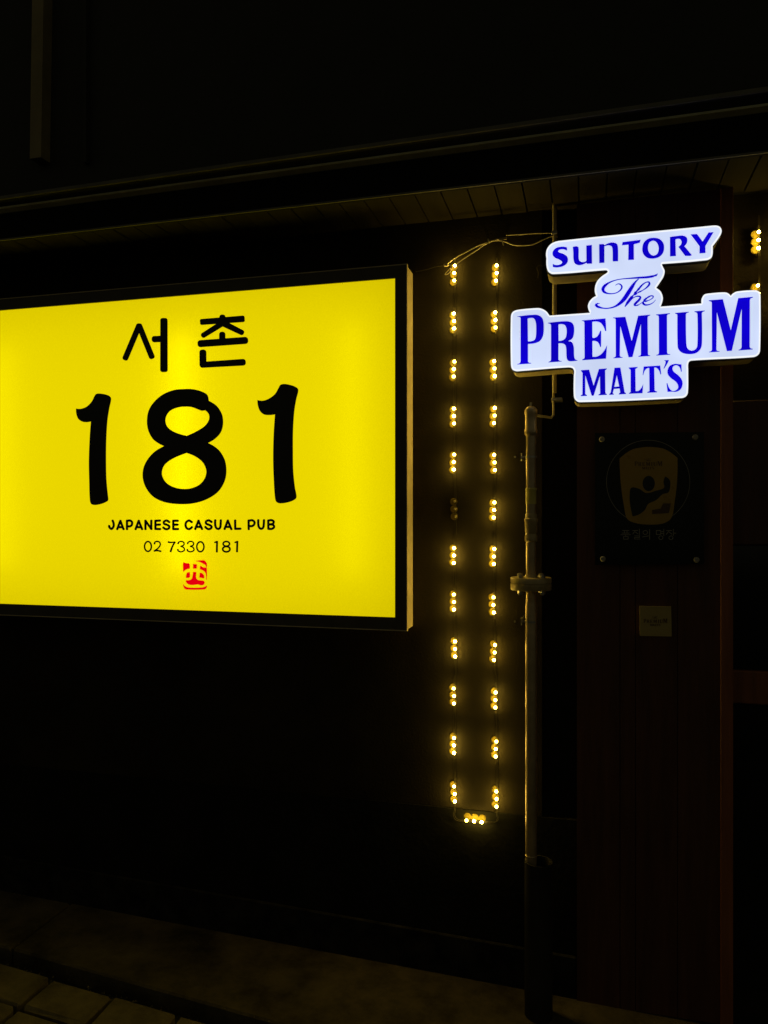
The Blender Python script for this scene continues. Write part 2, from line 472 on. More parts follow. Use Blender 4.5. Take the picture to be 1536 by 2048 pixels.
obj('gutter', gv, [(0, 1, 6, 5), (1, 2, 7, 6), (2, 3, 8, 7), (3, 4, 9, 8), (4, 0, 5, 9), (0, 4, 3, 2, 1), (5, 6, 7, 8, 9)], 'roof', bld)
MB().bar((X0, 0, p1a.z), (X1, 0, p1b.z), [(EY - 0.056, -0.004), (EY - 0.056, 0.007), (EY - 0.0485, 0.007), (EY - 0.0485, -0.004)]).build('gutter_rim', 'drip', bld)
# roof slope back to the set-back upper storey
rv = []
for xx, z1_ in ((X0, p1a.z), (X1, p1b.z)):
    rv += [(xx, EY - 0.03, z1_ + 0.010), (xx, 0.42, z1_ + 0.16), (xx, 0.42, z1_ + 0.12), (xx, EY, z1_ + 0.006)]
obj('roof', rv, [(0, 1, 5, 4), (1, 2, 6, 5), (2, 3, 7, 6), (3, 0, 4, 7), (0, 3, 2, 1), (4, 5, 6, 7)], 'roof', bld)
upper = MB().box(X0, X1, 0.40, 0.6, z_so, 6.0).build('upper_wall', 'upper', bld)
UY = 0.36
pt, pb = at(85, -200, UY), at(77, 320, UY)
MB().bar((pb.x - 0.026, UY, pb.z), (pb.x + 0.026, UY, pb.z), [(0, 0), (0.03, 0), (0.03, 0.001), (0, 0.001)])
w = 0.029
mb = MB().add([(pb.x - w, UY - 0.02, pb.z), (pb.x + w, UY - 0.02, pb.z), (pb.x + w, UY + 0.038, pb.z), (pb.x - w, UY + 0.038, pb.z),
               (pt.x - w, UY - 0.02, pt.z), (pt.x + w, UY - 0.02, pt.z), (pt.x + w, UY + 0.038, pt.z), (pt.x - w, UY + 0.038, pt.z)],
              [(0, 1, 5, 4), (1, 2, 6, 5), (2, 3, 7, 6), (3, 0, 4, 7), (3, 2, 1, 0), (4, 5, 6, 7)])
mb.build('post', 'post', bld)
p5 = at(172, 325, 0.38)
MB().box(p5.x - 0.012, p5.x + 0.004, 0.375, 0.399, p5.z, 5.5).build('trim_strip', 'upper', bld)

# ================================================================== YELLOW SIGN
FY = -0.10                                   # front of the sign box
ys = tag(empty('lightbox_sign'), 'large yellow backlit box sign with black numerals, lettering and red seal on brown wall', 'sign')
ir, orr = at(790, 900, FY).x, at(813, 900, FY).x
it, ot = zat(790, 556, FY), zat(813, 529, FY)
ib, ob = zat(790, 1235, FY), zat(813, 1261, FY)
il, ol = at(-150, 900, FY).x, at(-172, 900, FY).x
def ring(name, xa, xb, za, zb, y0, y1, t, m, parent):
    """four mitred profiles round an opening"""
    (ixa, ixb, iza, izb) = t
    v = []
    for yy in (y0, y1):
        v += [(xa, yy, za), (xb, yy, za), (xb, yy, zb), (xa, yy, zb), (ixa, yy, iza), (ixb, yy, iza), (ixb, yy, izb), (ixa, yy, izb)]
    f = []
    for i in range(4):
        j = (i + 1) % 4
        f += [(i, j, 4 + j, 4 + i), (8 + i, 12 + i, 12 + j, 8 + j), (i, 8 + i, 8 + j, j), (4 + i, 4 + j, 12 + j, 12 + i)]
    return obj(name, v, f, m, parent)
fr = ring('frame', ol, orr, ob, ot, FY, FY + 0.006, (il, ir, ib, it), 'frame_front', ys)
# thin bright lip at the frame's outer edge, then the return
e = 0.0025
ring('frame_lip', ol - e, orr + e, ob - e, ot + e, FY - 0.0015, FY + 0.012, (ol + 0.0005, orr - 0.0005, ob + 0.0005, ot - 0.0005), 'frame', ys)
ring('side_panel', ol + 0.001, orr - 0.001, ob + 0.001, ot - 0.001, FY + 0.0065, -0.004, (ol + 0.004, orr - 0.004, ob + 0.004, ot - 0.004), 'frame', ys)
MB().box(ol + 0.005, orr - 0.005, -0.012, -0.006, ob + 0.005, ot - 0.005).build('back_panel', 'white_in', ys)
PY = FY + 0.009
panel = obj('panel', [(il - .006, PY, ib - .006), (ir + .006, PY, ib - .006), (ir + .006, PY, it + .006), (il - .006, PY, it + .006)], [(0, 1, 2, 3)], 'yellow', ys)
for px in (30, 378, 715):
    c = at(px, 900, FY + 0.066)
    MB().tube([(c.x, FY + 0.066, ib + 0.13), (c.x, FY + 0.066, it - 0.13)], 0.009, 8).build('lamp_tube', 'tube' if px == 378 else 'tube_old', ys)
LY = PY - 0.0016
G = [('H', '90,508 160,512~ 250,480~ 330,400~ 370,320~ 395,288~ 450,280~ 560,300~ 610,330~ 622,370~ 595,500~ 565,700~ 548,1000~ 545,1350~ 552,1600~ 580,1880 570,1910~ 490,1950~ 380,1972~ 320,1955~ 300,1890~ 290,1600~ 285,1300~ 298,950~ 316,706 240,716~ 180,705~ 125,665~ 95,590~'),
     ('Hb', '112,380 200,388~ 290,355~ 380,285~ 430,200~ 460,150~ 520,135~ 630,155~ 700,185~ 732,225~ 700,370~ 670,560~ 652,850~ 650,1150~ 655,1450~ 680,1700~ 705,1840~ 690,1880~ 600,1925~ 460,1948~ 400,1925~ 378,1860~ 358,1550~ 350,1250~ 358,900~ 378,598 290,608~ 210,598~ 150,545~ 118,460~')]
for z, t in G:
    Print(LY).fill([outline(z, t)]).build('digit', 'black', ys)
Print(LY).fill([outline('H8', t) for t in (
    '1118,390 1105,320~ 1080,285~ 1000,245~ 880,215~ 760,212~ 600,225~ 430,290~ 300,395~ 210,530~ 180,690~ 200,840~ 270,970~ 360,1040~ 438,1078 300,1160~ 190,1280~ 125,1420~ 118,1570~ 170,1720~ 280,1850~ 450,1930~ 680,1960~ 900,1945~ 1100,1880~ 1260,1770~ 1355,1620~ 1385,1470~ 1365,1300~ 1290,1160~ 1200,1080~ 1108,1030 1210,970~ 1300,870~ 1335,740~ 1320,600~ 1250,480~ 1190,430~',
    '1065,535 1010,542~ 950,520~ 860,488~ 760,480~ 640,495~ 530,545~ 475,620~ 460,700~ 490,785~ 570,850~ 680,895~ 785,922 930,855~ 1060,770~ 1120,680~ 1120,600~',
    '782,1183 920,1240~ 1030,1330~ 1080,1450~ 1060,1560~ 980,1660~ 860,1715~ 740,1728~ 600,1705~ 480,1640~ 415,1540~ 412,1440~ 460,1350~ 580,1265~')]).build('digit', 'black', ys)
def kbar(pr, x0, y0, x1, y1, w0, w1=None, r=0.4):
    k = ZONES['K'][2]; w1 = w1 or w0
    pr.bar(*topx('K', x0, y0), *topx('K', x1, y1), w0 / k, w1 / k, r)
pr = Print(LY)
kbar(pr, 103, 606, 272, 205, 64); kbar(pr, 256, 205, 412, 590, 64); kbar(pr, 402, 376, 530, 370, 70); kbar(pr, 536, 142, 536, 736, 80, 82, 0.3)
pr.build('letter', 'black', ys)
pr = Print(LY)
kbar(pr, 932, 187, 1422, 150, 66, 72, 0.25); kbar(pr, 1178, 104, 1178, 215, 66); kbar(pr, 1195, 190, 948, 345, 64, 58); kbar(pr, 1165, 190, 1412, 312, 70, 60)
kbar(pr, 1176, 293, 1176, 410, 68); kbar(pr, 905, 426, 1460, 386, 78); kbar(pr, 963, 488, 965, 688, 76); kbar(pr, 930, 658, 1434, 626, 66, 74)
pr.build('letter', 'black', ys)
W = 41
TXT = [('J1', [[(130, 98), (146, 140), (146, 195), (110, 238), (76, 210), (70, 188)]]),
       ('J1', [[(262, 100), (208, 240)], [(262, 100), (315, 240)], [(235, 208), (290, 208)]]),
       ('J1', [[(375, 98), (375, 240)], [(375, 102), (430, 96), (462, 125), (455, 172), (425, 193), (385, 190)]]),
       ('J1', [[(575, 100), (522, 240)], [(575, 100), (632, 240)], [(548, 208), (605, 208)]]),
       ('J1', [[(690, 240), (690, 98)], [(690, 98), (790, 238)], [(790, 98), (790, 238)]]),
       ('J1', [[(860, 98), (860, 238)], [(860, 100), (935, 95)], [(860, 168), (935, 164)], [(860, 238), (938, 240)]]),
       ('J1', [[(1095, 120), (1050, 95), (1005, 115), (1010, 150), (1060, 168), (1098, 195), (1085, 232), (1040, 242), (995, 215)]]),
       ('J1', [[(1165, 98), (1165, 238)], [(1165, 98), (1240, 98)], [(1165, 168), (1235, 165)], [(1165, 240), (1245, 240)]]),
       ('J1', [[(1478, 120), (1430, 95), (1385, 125), (1375, 175), (1395, 225), (1440, 240), (1480, 210)]]),
       ('J2', [[(145, 98), (90, 238)], [(145, 98), (205, 238)], [(115, 203), (178, 203)]]),
       ('J2', [[(365, 118), (320, 92), (272, 112), (278, 148), (325, 168), (368, 195), (355, 230), (310, 240), (262, 205)]]),
       ('J2', [[(430, 92), (432, 180), (452, 225), (485, 238), (512, 218), (522, 170), (525, 92)]]),
       ('J2', [[(645, 95), (590, 238)], [(645, 95), (705, 240)], [(618, 203), (678, 203)]]),
       ('J2', [[(770, 95), (772, 236)], [(772, 236), (858, 234)]]),
       ('J2', [[(1000, 95), (1002, 240)], [(1000, 102), (1060, 90), (1100, 120), (1092, 165), (1055, 190), (1010, 186)]]),
       ('J2', [[(1165, 90), (1168, 180), (1190, 225), (1220, 235), (1248, 215), (1258, 170), (1262, 90)]]),
       ('J2', [[(1335, 95), (1337, 235)], [(1337, 97), (1390, 88), (1428, 110), (1415, 148), (1345, 160)], [(1345, 160), (1420, 170), (1435, 205), (1400, 235), (1337, 235)]])]
for z, st in TXT:
    pr = Print(LY)
    for s in st: pr.stroke(zs(z, s), W / ZONES[z][2])
    pr.build('letter', 'black', ys)
def ell(cx, cy, rx, ry, n=14): return [(cx + rx * math.sin(2 * math.pi * i / n), cy - ry * math.cos(2 * math.pi * i / n)) for i in range(n)]
three = [(1246, 490, 24), (1258, 465), (1300, 450), (1345, 470), (1345, 510), (1292, 535)]
three2 = [(1292, 535), (1342, 556), (1355, 600), (1300, 628), (1250, 612), (1242, 588, 24)]
NUM = [('J1', [('c', ell(733, 537, 58, 84), 21)]),
       ('J1', [('o', [(845, 492, 26), (852, 465), (890, 450), (932, 466), (943, 508), (910, 562), (838, 615)], 19), ('o', [(838, 615), (885, 606), (952, 620)], 22)]),
       ('J1', [('o', [(1080, 462, 26), (1130, 468), (1192, 462)], 18), ('o', [(1192, 462), (1145, 550), (1120, 625, 28)], 22)]),
       ('J1', [('o', three, 18), ('o', three2, 18)]),
       ('J1', [('o', [(p[0] + 163, *p[1:]) for p in three], 18), ('o', [(p[0] + 163, *p[1:]) for p in three2], 18)]),
       ('J2', [('c', ell(177, 542, 61, 85), 21)]),
       ('J2', [('o', [(420, 470), (462, 452)], 20), ('o', [(462, 452), (458, 630)], 26)]),
       ('J2', [('c', ell(620, 492, 55, 40), 22), ('c', ell(620, 583, 62, 46), 24)]),
       ('J2', [('o', [(765, 470), (808, 452)], 20), ('o', [(808, 452), (802, 628)], 26)])]
for z, st in NUM:
    pr = Print(LY)
    for kind, pts, w in st: pr.stroke(zs(z, [(*p[:2], p[2] * 1.25) if len(p) > 2 else p for p in pts]), w * 1.35 / ZONES[z][2], closed=(kind == 'c'), rounded=0.6)
    pr.build('digit', 'black', ys)
seal = Print(LY)
for t in ('245,400 270,320 330,360~ 490,380~ 520,420~ 525,560~ 510,595 400,620~ 300,680~ 255,735', '690,400 840,415 830,590 690,595',
          '800,265 1150,245~ 1250,330~ 1280,450~ 1265,540 1230,440~ 1120,370~ 980,300~', '1000,470 1120,550~ 1270,560 1280,900 1270,1090 1255,850~ 1200,730~ 1100,660~ 990,620',
          '530,760 420,790~ 395,860~ 378,1000 510,990 535,960', '985,780 1080,820~ 1150,900~ 1155,1020 960,980',
          '690,750 815,755 800,980~ 830,1050~ 900,1110~ 1150,1150~ 1170,1230~ 1130,1300~ 1030,1320~ 900,1280~ 700,1305~ 560,1300~ 440,1250~ 380,1180~ 370,1115 520,1110~ 620,1060~ 660,960~',
          '250,1290 310,1370~ 430,1425~ 600,1445~ 1000,1440~ 1180,1410~ 1285,1345 1260,1430~ 1180,1500~ 400,1505~ 300,1450~'):
    seal.fill([offset(outline('S', t, 0.8), 0.45)])
seal.build('seal', 'red', ys)

# ================================================================== WHITE SIGN
SFY = -0.17
ws = tag(empty('shaped_sign'), 'white backlit cut-out sign with blue lettering hung above the wood boards', 'sign')
face = []
for z, t in (('A', '300,320~ 180,360~ 110,440~ 92,520~ 100,592 97,650~ 105,730~ 130,790~ 200,825~ 980,766~ 1028,768~ 1043,790~'),
             ('Cc', '415,120~ 340,170~ 270,240~ 235,320~ 228,400~ 250,475 190,510~ 140,570~ 122,640~ 155,735'),
             ('D', '645,240 590,170~ 510,130~ 430,125~ 140,155~ 75,190~ 52,260~ 52,980~ 70,1060~ 130,1090~ 200,1087~ 930,1031~ 1000,1045~ 1024,1090~'),
             ('G', '105,300~ 105,540~ 125,590~ 175,614~ 1380,565~ 1430,545~ 1452,500~ 1455,230~'),
             ('F', '283,1250~ 300,1200~ 340,1180~ 1310,1125~ 1385,1090~ 1412,1020~ 1418,170~ 1400,110~ 1340,83~ 1060,100~ 990,130~ 953,170 910,130~ 850,115~ 620,132~ 540,150~ 500,210~ 497,290'),
             ('Cc', '1235,640 1262,570~ 1272,500~ 1240,410~ 1168,350 1230,260~ 1285,170~ 1300,90~'),
             ('B', '510,730~ 490,690 497,668 1180,610~ 1245,580~ 1268,530~ 1270,400 1390,230~ 1408,160~ 1380,105~ 1320,85~ 1200,93~')):
    face += parse(z, t)
FL = smooth_loop(face, 2.0)
IN = offset(FL, -2.6)
Print(SFY).fill([IN], depth=0.004).build('face', 'white', ws)
rim = Print(SFY - 0.0004)
rim.ribbon(FL, offset(FL, -3.2), True)
# the edge of the acrylic sheet
n = len(FL); b = len(rim.v)
rim.v += [at(p.x, p.y, SFY - 0.0004) for p in FL]
rim.v += [v + Vector((0, 0.004, 0)) for v in rim.v[b:b + n]]
rim.f += [(b + i, b + (i + 1) % n, b + n + (i + 1) % n, b + n + i) for i in range(n)]
rim.build('face_edge', 'rim', ws)
OUT = [at(p.x, p.y, SFY) for p in offset(FL, 1.5)]
OUT2 = [at(p.x, p.y, SFY) for p in offset(FL, 0.2)]
def band(loop, y0, y1, name, m, cap=False):
    n = len(loop); v = [Vector((p.x, y0, p.z)) for p in loop] + [Vector((p.x, y1, p.z)) for p in loop]
    f = [(i, (i + 1) % n, n + (i + 1) % n, n + i) for i in range(n)]
    if cap:
        tr = tessellate_polygon([[Vector((p.x, p.z, 0)) for p in loop]])
        f += [tuple(n + i for i in t) for t in tr] + [tuple(i for i in t) for t in tr]
    return obj(name, v, f, m, ws)
band(OUT, SFY + 0.0046, SFY + 0.024, 'trim', 'trim', True)
band(OUT2, SFY + 0.0245, SFY + 0.105, 'return', 'return', True)
for px, py in ((1075, 690), (1470, 660), (1260, 515)):        # stand-off bolts to the boards
    c = at(px, py, -0.05)
    MB().tube([(c.x, SFY + 0.1, c.z), (c.x, 0.01, c.z)], 0.008, 8).build('standoff', 'steel', ws)
BY = SFY - 0.0022
BLUE = [[('A', '418,470 414,420 345,408~ 255,425~ 200,475~ 193,530~ 225,575~ 290,605~ 335,635~ 338,660~ 300,685~ 240,690~ 195,672 197,720 260,728~ 350,710~ 412,665~ 430,610~ 415,560~ 360,520~ 300,500~ 280,485~ 285,465~ 320,450~ 375,452~')],
        [('A', '503,412 560,403~ 588,415~ 595,450~ 596,590~ 612,630~ 650,645~ 690,640~ 712,625 710,392 797,382 800,668 718,672 715,655 650,685~ 590,692~ 535,665~ 513,600~ 510,500~')],
        [('A', '907,372 975,368 992,385 1060,352~ 1120,345~ 1180,365~ 1198,420~ 1200,632 1120,635 1115,610 1113,450~ 1100,405~ 1060,388~ 1010,395~ 990,402 990,655 910,660')],
        [('A', '1268,338 1547,303 1532,348 1442,372 1443,608 1355,614 1358,378 1258,388')],
        [('B', '188,440~ 210,350~ 275,290~ 365,272~ 455,292~ 510,350~ 525,425~ 505,510~ 440,570~ 350,592~ 265,578~ 205,520~'),
         ('B', '277,420~ 295,350~ 345,318~ 395,330~ 430,380~ 440,445~ 420,515~ 370,545~ 320,530~ 285,480~')],
        [('B', '613,260 680,250~ 800,238~ 865,262~ 882,310~ 870,360~ 835,400 950,540 920,550 848,550 745,412 785,370~ 790,325~ 765,290~ 700,295 705,552 615,558')],
        [('B', '932,220 1030,215 1115,330 1205,192 1285,185 1158,400 1160,505 1068,512 1068,400')],
        [('D', '150,252 420,225~ 500,245~ 545,300~ 558,400~ 548,540~ 505,620~ 430,660~ 315,675 315,945 330,962~ 365,966 362,975 150,990 152,982 190,968~ 200,940 200,280 190,262~ 150,257'),
         ('D', '310,285 350,275~ 400,280~ 430,330~ 440,420~ 435,560~ 415,610~ 365,632~ 315,635')],
        [('D', '620,350 900,325~ 985,345~ 1020,400~ 1022,510~ 995,590~ 930,630 990,650~ 1018,720~ 1025,860~ 1040,910~ 1078,925 1070,932 960,940~ 925,925~ 907,880~ 900,740~ 885,690~ 850,668~ 783,665 783,915 800,932~ 832,937 832,944 628,958 630,949 660,935~ 668,905 668,390 655,367~ 622,357'),
         ('D', '783,375 830,370~ 880,385~ 905,440~ 905,530~ 885,590~ 840,620~ 785,628')],
        [('D', '1140,314 1505,282 1512,360 1518,475 1500,475 1475,410~ 1430,350~ 1370,330~ 1303,335 1305,580 1345,578~ 1385,550~ 1425,470 1440,475 1438,715 1425,725 1390,650~ 1350,630~ 1305,628 1305,870 1370,868~ 1440,830~ 1495,760~ 1530,690 1514,900 1145,925 1150,912 1178,895~ 1183,860 1180,350 1172,328~ 1142,320')],
        [('E', '200,269 390,258 487,630 585,242 772,225 770,238 740,250~ 732,280 738,825 745,846~ 772,850 770,860 590,870 592,859 622,848~ 628,820 628,370 500,875 440,880 312,400 305,850 318,872~ 348,877 346,886 205,895 207,885 232,875~ 242,850 240,300 230,283~ 200,278')],
        [('E', '862,221 1075,202 1073,214 1040,223~ 1030,245 1032,800 1042,826~ 1080,831 1078,840 865,852 866,842 895,832~ 905,805 903,265 895,241~ 862,231')],
        [('F', '78,437 296,419 294,430 262,440~ 250,465 258,930~ 280,1000~ 335,1028~ 395,1010~ 428,950~ 430,460 420,435~ 385,421 384,411 545,399 543,411 510,424~ 500,450 502,900~ 480,1000~ 410,1065~ 300,1083~ 190,1060~ 130,1000~ 118,920~ 115,480 108,457~ 80,447')],
        [('F', '608,239 830,222 953,710 1070,205 1300,185 1298,198 1265,210~ 1252,240 1250,968 1262,990~ 1297,999 1295,1010 1075,1025 1077,1014 1105,1003~ 1122,975 1125,370 970,1030 893,1035 735,425 728,1008 740,1030~ 778,1036 776,1045 612,1055 613,1046 645,1035~ 658,1010 655,285 648,263~ 610,250')],
        [('G', '188,239 285,232 338,420 400,225 495,217 494,226 475,240 478,510 495,522 494,530 395,535 396,526 415,515 412,310 340,538 315,540 240,300 240,520 260,534 259,542 185,545 186,537 205,525 207,270 190,248')],
        [('G', '585,210 655,207 705,498 722,513 720,520 635,525 636,517 652,500 645,455 578,460 565,510 578,520 577,527 522,530 523,522 540,500'),
         ('G', '612,300 640,430 583,435')],
        [('G', '752,207 858,199 857,208 832,225 835,485 870,480~ 900,450~ 925,400 916,510 755,517 756,509 775,495 775,235 755,216')],
        [('G', '930,195 1125,183 1137,285 1128,290 1110,240~ 1080,210~ 1055,208 1060,480 1090,492 1088,500 972,505 973,497 998,485 995,212 965,220~ 940,250~ 925,298 918,293')],
        [('G', '1170,122 1228,118 1210,160~ 1170,222 1165,215 1185,160~ 1188,135~')],
        [('G', '1375,168 1380,255 1370,255 1355,205~ 1320,180~ 1285,190~ 1270,220~ 1285,255~ 1340,300~ 1380,350~ 1390,400~ 1370,460~ 1320,492~ 1260,492~ 1212,494 1200,395 1210,390 1230,445~ 1265,482~ 1305,478~ 1335,450~ 1335,415~ 1310,375~ 1250,330~ 1215,285~ 1212,235~ 1240,185~ 1300,163~ 1350,168~')]]
for g in BLUE:
    Print(BY).fill([outline(z, t, 1.5) for z, t in g]).build('letter', 'blue', ws)
SCRIPT = [[[(1195, 128, 3), (1165, 158, 34), (1050, 185, 36), (900, 195, 30), (760, 205, 20), (640, 215, 14), (540, 235, 16), (450, 270, 24), (380, 320, 42), (352, 370, 50), (368, 410, 40), (425, 436, 22), (500, 440, 16), (570, 422, 16), (625, 380, 22), (643, 335, 28), (622, 300, 22), (585, 290, 14), (545, 312, 8)],
           [(900, 215, 14), (850, 262, 30), (800, 335, 54), (740, 430, 64), (680, 520, 62), (610, 590, 46), (530, 640, 26), (430, 665, 18), (350, 662, 20), (280, 642, 36), (247, 617, 42), (262, 597, 22), (305, 590, 6)]],
          [[(692, 638, 16), (730, 580, 44), (790, 500, 48), (850, 428, 44), (900, 370, 36), (960, 302, 24), (1020, 264, 16), (1060, 264, 24), (1066, 292, 34), (1030, 340, 24), (960, 390, 12), (880, 430, 10), (835, 465, 8)],
           [(775, 545, 10), (840, 492, 14), (900, 480, 22), (928, 495, 32), (908, 535, 36), (862, 580, 36), (838, 612, 34), (870, 622, 16), (930, 592, 10), (985, 548, 8)]],
          [[(985, 562, 10), (1050, 545, 12), (1110, 512, 14), (1126, 484, 20), (1100, 472, 18), (1050, 492, 26), (990, 540, 38), (970, 585, 40), (1000, 612, 26), (1060, 608, 18), (1120, 580, 12), (1162, 533, 6)]]]
for g in SCRIPT:
    pr = Print(BY)
    for s in g: pr.stroke(zs('Cc', s), 2, rounded=0.5, step=1.0)
    pr.build('letter', 'blue', ws)

# ================================================================== PLAQUE AND SMALL PLATE
def quad_plate(corners, y0, th, name, m, parent):
    P = [at(x, y, y0) for x, y in corners]
    v = P + [p + Vector((0, th, 0)) for p in P]
    return obj(name, v, [(0, 1, 2, 3), (7, 6, 5, 4), (0, 4, 5, 1), (1, 5, 6, 2), (2, 6, 7, 3), (3, 7, 4, 0)], m, parent)
pq = tag(empty('wall_plaque'), 'dark square plaque with amber beer glass print and four corner bolts on the boards', 'plaque')
QY = -0.045
quad_plate([(1190, 866), (1408, 864), (1408, 1128), (1190, 1130)], QY, 0.006, 'board', 'plaque', pq)
for x, y in ((247, 228), (970, 212), (255, 1155), (980, 1162)):
    c = at(1140 + x / 3.879, 820 + y / 3.879, QY)
    MB().tube([(c.x, QY - 0.008, c.z), (c.x, QY - 0.006, c.z), (c.x, -0.015, c.z)], [0.006, 0.0085, 0.0085], 12).build('bolt', 'greyprint', pq)
pr = Print(QY - 0.0003, 0.0002)
cx, cy = topx('P', 740, 720); R = 640 / 7.68
pr.stroke([(cx + R * math.cos(a), cy + R * math.sin(a)) for a in [2 * math.pi * i / 40 for i in range(40)]], 0.9, closed=True)
pr.build('ring', 'greyprint', pq)
Print(QY - 0.0005, 0.0002).fill([outline('P', '300,360 480,230~ 650,190~ 800,185~ 1000,220~ 1190,350 1185,700~ 1150,1000~ 1095,1275~ 960,1360~ 740,1375~ 560,1355~ 420,1290~ 370,1100~ 320,750~')]).build('beer_glass_print', 'amber', pq)
pr = Print(QY - 0.0008, 0.0002)
pr.fill([outline('P', '480,810~ 600,825~ 710,890~ 860,855~ 985,810~ 975,720~ 1000,635 1070,690~ 1080,780~ 1050,880~ 960,910~ 860,1000~ 740,1060~ 690,1150~ 600,1220~ 500,1250 465,1080~ 455,930~')])
pr.fill([[Vector(topx('P', *p)) for p in ell(748, 745, 95, 118, 20)]])
pr.build('silhouette_print', 'navy', pq)
Print(QY - 0.0008, 0.0002).fill([outline('P', '800,1150 930,1130 970,1050 1090,1050 1060,1200 800,1215')]).build('mug_print', 'amberdark', pq)
def reprint(y, m, parent, x0, x1, y0, y1, items):
    """the same wordmark, printed small"""
    for idx, (sx0, sx1, sy0, sy1) in items:
        pass
WM = (1024, 1520, 578, 724)
def wordmark(y, m, parent, rect, th=0.0002):
    x0, x1, y0, y1 = rect
    def xf(p):
        # straighten the big sign's slant, then fit
        u = (p[0] - 1035) / (1505 - 1035); v = (p[1] - (612 - 0.066 * (p[0] - 1035))) / 118
        return (x0 + u * (x1 - x0), y0 + v * (y1 - y0))
    pr = Print(y, th, xf)
    for g in BLUE[7:]: pr.fill([outline(z, t, 3) for z, t in g])
    for g in SCRIPT:
        for s in g: pr.stroke(zs('Cc', s), 2, rounded=0.5, step=3)
    pr.build('wordmark_print', m, parent)
wordmark(QY - 0.0008, 'amberdark', pq, (1269, 1325, 921, 932))
HANGUL = [[(345, 1467), (445, 1467)], [(375, 1467), (375, 1505)], [(415, 1467), (415, 1505)], [(340, 1507), (450, 1507)], [(320, 1532), (470, 1532)], [(395, 1532), (395, 1556)],
          [(362, 1560), (432, 1560)], [(432, 1560), (432, 1600)], [(432, 1600), (362, 1600)], [(362, 1600), (362, 1560)],
          [(500, 1467), (580, 1467)], [(545, 1467), (503, 1522)], [(545, 1492), (585, 1520)], [(605, 1445), (605, 1535)], [(530, 1550), (608, 1550)], [(608, 1550), (608, 1573)], [(608, 1573), (530, 1573)], [(530, 1573), (530, 1598)], [(530, 1598), (616, 1598)],
          [(650, 1566), (742, 1550)], [(762, 1450), (762, 1605)],
          [(865, 1467), (932, 1467)], [(932, 1467), (932, 1528)], [(932, 1528), (865, 1528)], [(865, 1528), (865, 1467)], [(980, 1445), (980, 1550)], [(940, 1485), (980, 1485)], [(940, 1514), (980, 1514)],
          [(1020, 1467), (1100, 1467)], [(1065, 1467), (1018, 1526)], [(1065, 1492), (1105, 1524)], [(1125, 1445), (1125, 1545)], [(1125, 1508), (1165, 1508)]]
pr = Print(QY - 0.0004, 0.0002)
for s in HANGUL: pr.stroke(zs('P', s), 10 / 7.68)
for c in ((695, 1497, 35, 30), (935, 1577, 32, 28), (1090, 1578, 32, 28)): pr.stroke(zs('P', ell(*c)), 10 / 7.68, closed=True)
pr.build('lettering', 'greyprint', pq)
sp = tag(empty('small_plate'), 'small square gold plate with dark lettering screwed below the larger plaque', 'plaque')
NY = -0.032
quad_plate([(1279, 1212.3), (1342.4, 1213.4), (1343.4, 1273), (1279.8, 1271.8)], NY, 0.008, 'plate', 'gold', sp)
wordmark(NY - 0.0004, 'amberdark', sp, (1287, 1335, 1236, 1246))

# ================================================================== LED STRINGS
WY = 0.0
hous = MB()
for k in (-1, 0, 1):                                       # three discs added to catch bulb glow as blobs, a bulb stalked before each
    hous.tube([(-0.0035, 0.0, k * 0.0243), (-0.0035, -0.001, k * 0.0243), (-0.0035, -0.0022, k * 0.0243)], [0.0120, 0.0120, 0.0095], 18)
    hous.tube([(0.0, -0.001, k * 0.0243), (0.003, -0.0165, k * 0.0243)], 0.0012, 6)
hous.box(-0.0035, 0.0035, -0.0012, -0.0002, -0.033, 0.033)
hous_me = obj('light_module', hous.v, hous.f, 'module'); C.objects.unlink(hous_me); hous_me = hous_me.data
bmx = bmesh.new(); bmesh.ops.create_icosphere(bmx, subdivisions=2, radius=0.0046)
led_me = bpy.data.meshes.new('led_bulb'); bmx.to_mesh(led_me); bmx.free(); led_me.materials.append(M['led'])
for p in led_me.polygons: p.use_smooth = True
led_mes = [led_me]
for k in ('led2', 'led3'):
    q = led_me.copy(); q.materials.clear(); q.materials.append(M[k]); led_mes.append(q)
unled_me = led_me.copy(); unled_me.materials.clear(); unled_me.materials.append(M['unled'])
LEDY = -0.0185
def module(parent, px, py, rot=0.0, lit=True, wy=-0.0022):
    core = at(px, py, wy + LEDY)
    m = bpy.data.objects.new('light_module', hous_me); C.objects.link(m); m.parent = parent
    m.location = (core.x - 0.003, wy, core.z); m.rotation_euler = (0, rot + random.uniform(-0.05, 0.05), 0)
    for k in (-1, 0, 1):
        o = bpy.data.objects.new('led_bulb', random.choice(led_mes) if lit else unled_me); C.objects.link(o); o.parent = m
        o.location = (0.003 + random.uniform(-0.0008, 0.0008), LEDY + random.uniform(-0.001, 0.001), k * 0.0243)
    return core
def cable(name, pts, r, m, parent, n=6, dens=5):
    P = [Vector(p) for p in pts]
    out = []
    for i in range(len(P) - 1):
        p0, p1, p2, p3 = P[max(i - 1, 0)], P[i], P[i + 1], P[min(i + 2, len(P) - 1)]
        for q in range(dens):
            t = q / dens
            out.append(0.5 * ((2 * p1) + (-p0 + p2) * t + (2 * p0 - 5 * p1 + 4 * p2 - p3) * t * t + (-p0 + 3 * p1 - 3 * p2 + p3) * t ** 3))
    out.append(P[-1])
    return smooth_by_angle(MB().tube(out, r, n).build(name, m, parent), 80)
ls = tag(empty('string_light'), 'lit U-shaped string of amber LED modules between yellow sign and pipe', 'string light', 'amber LED strings')
LEFT = [(909, 546), (908, 642), (908, 738), (908, 832), (908, 924), (910, 1018), (908, 1111), (908, 1204), (910, 1298), (908, 1392), (908, 1491), (909, 1588)]
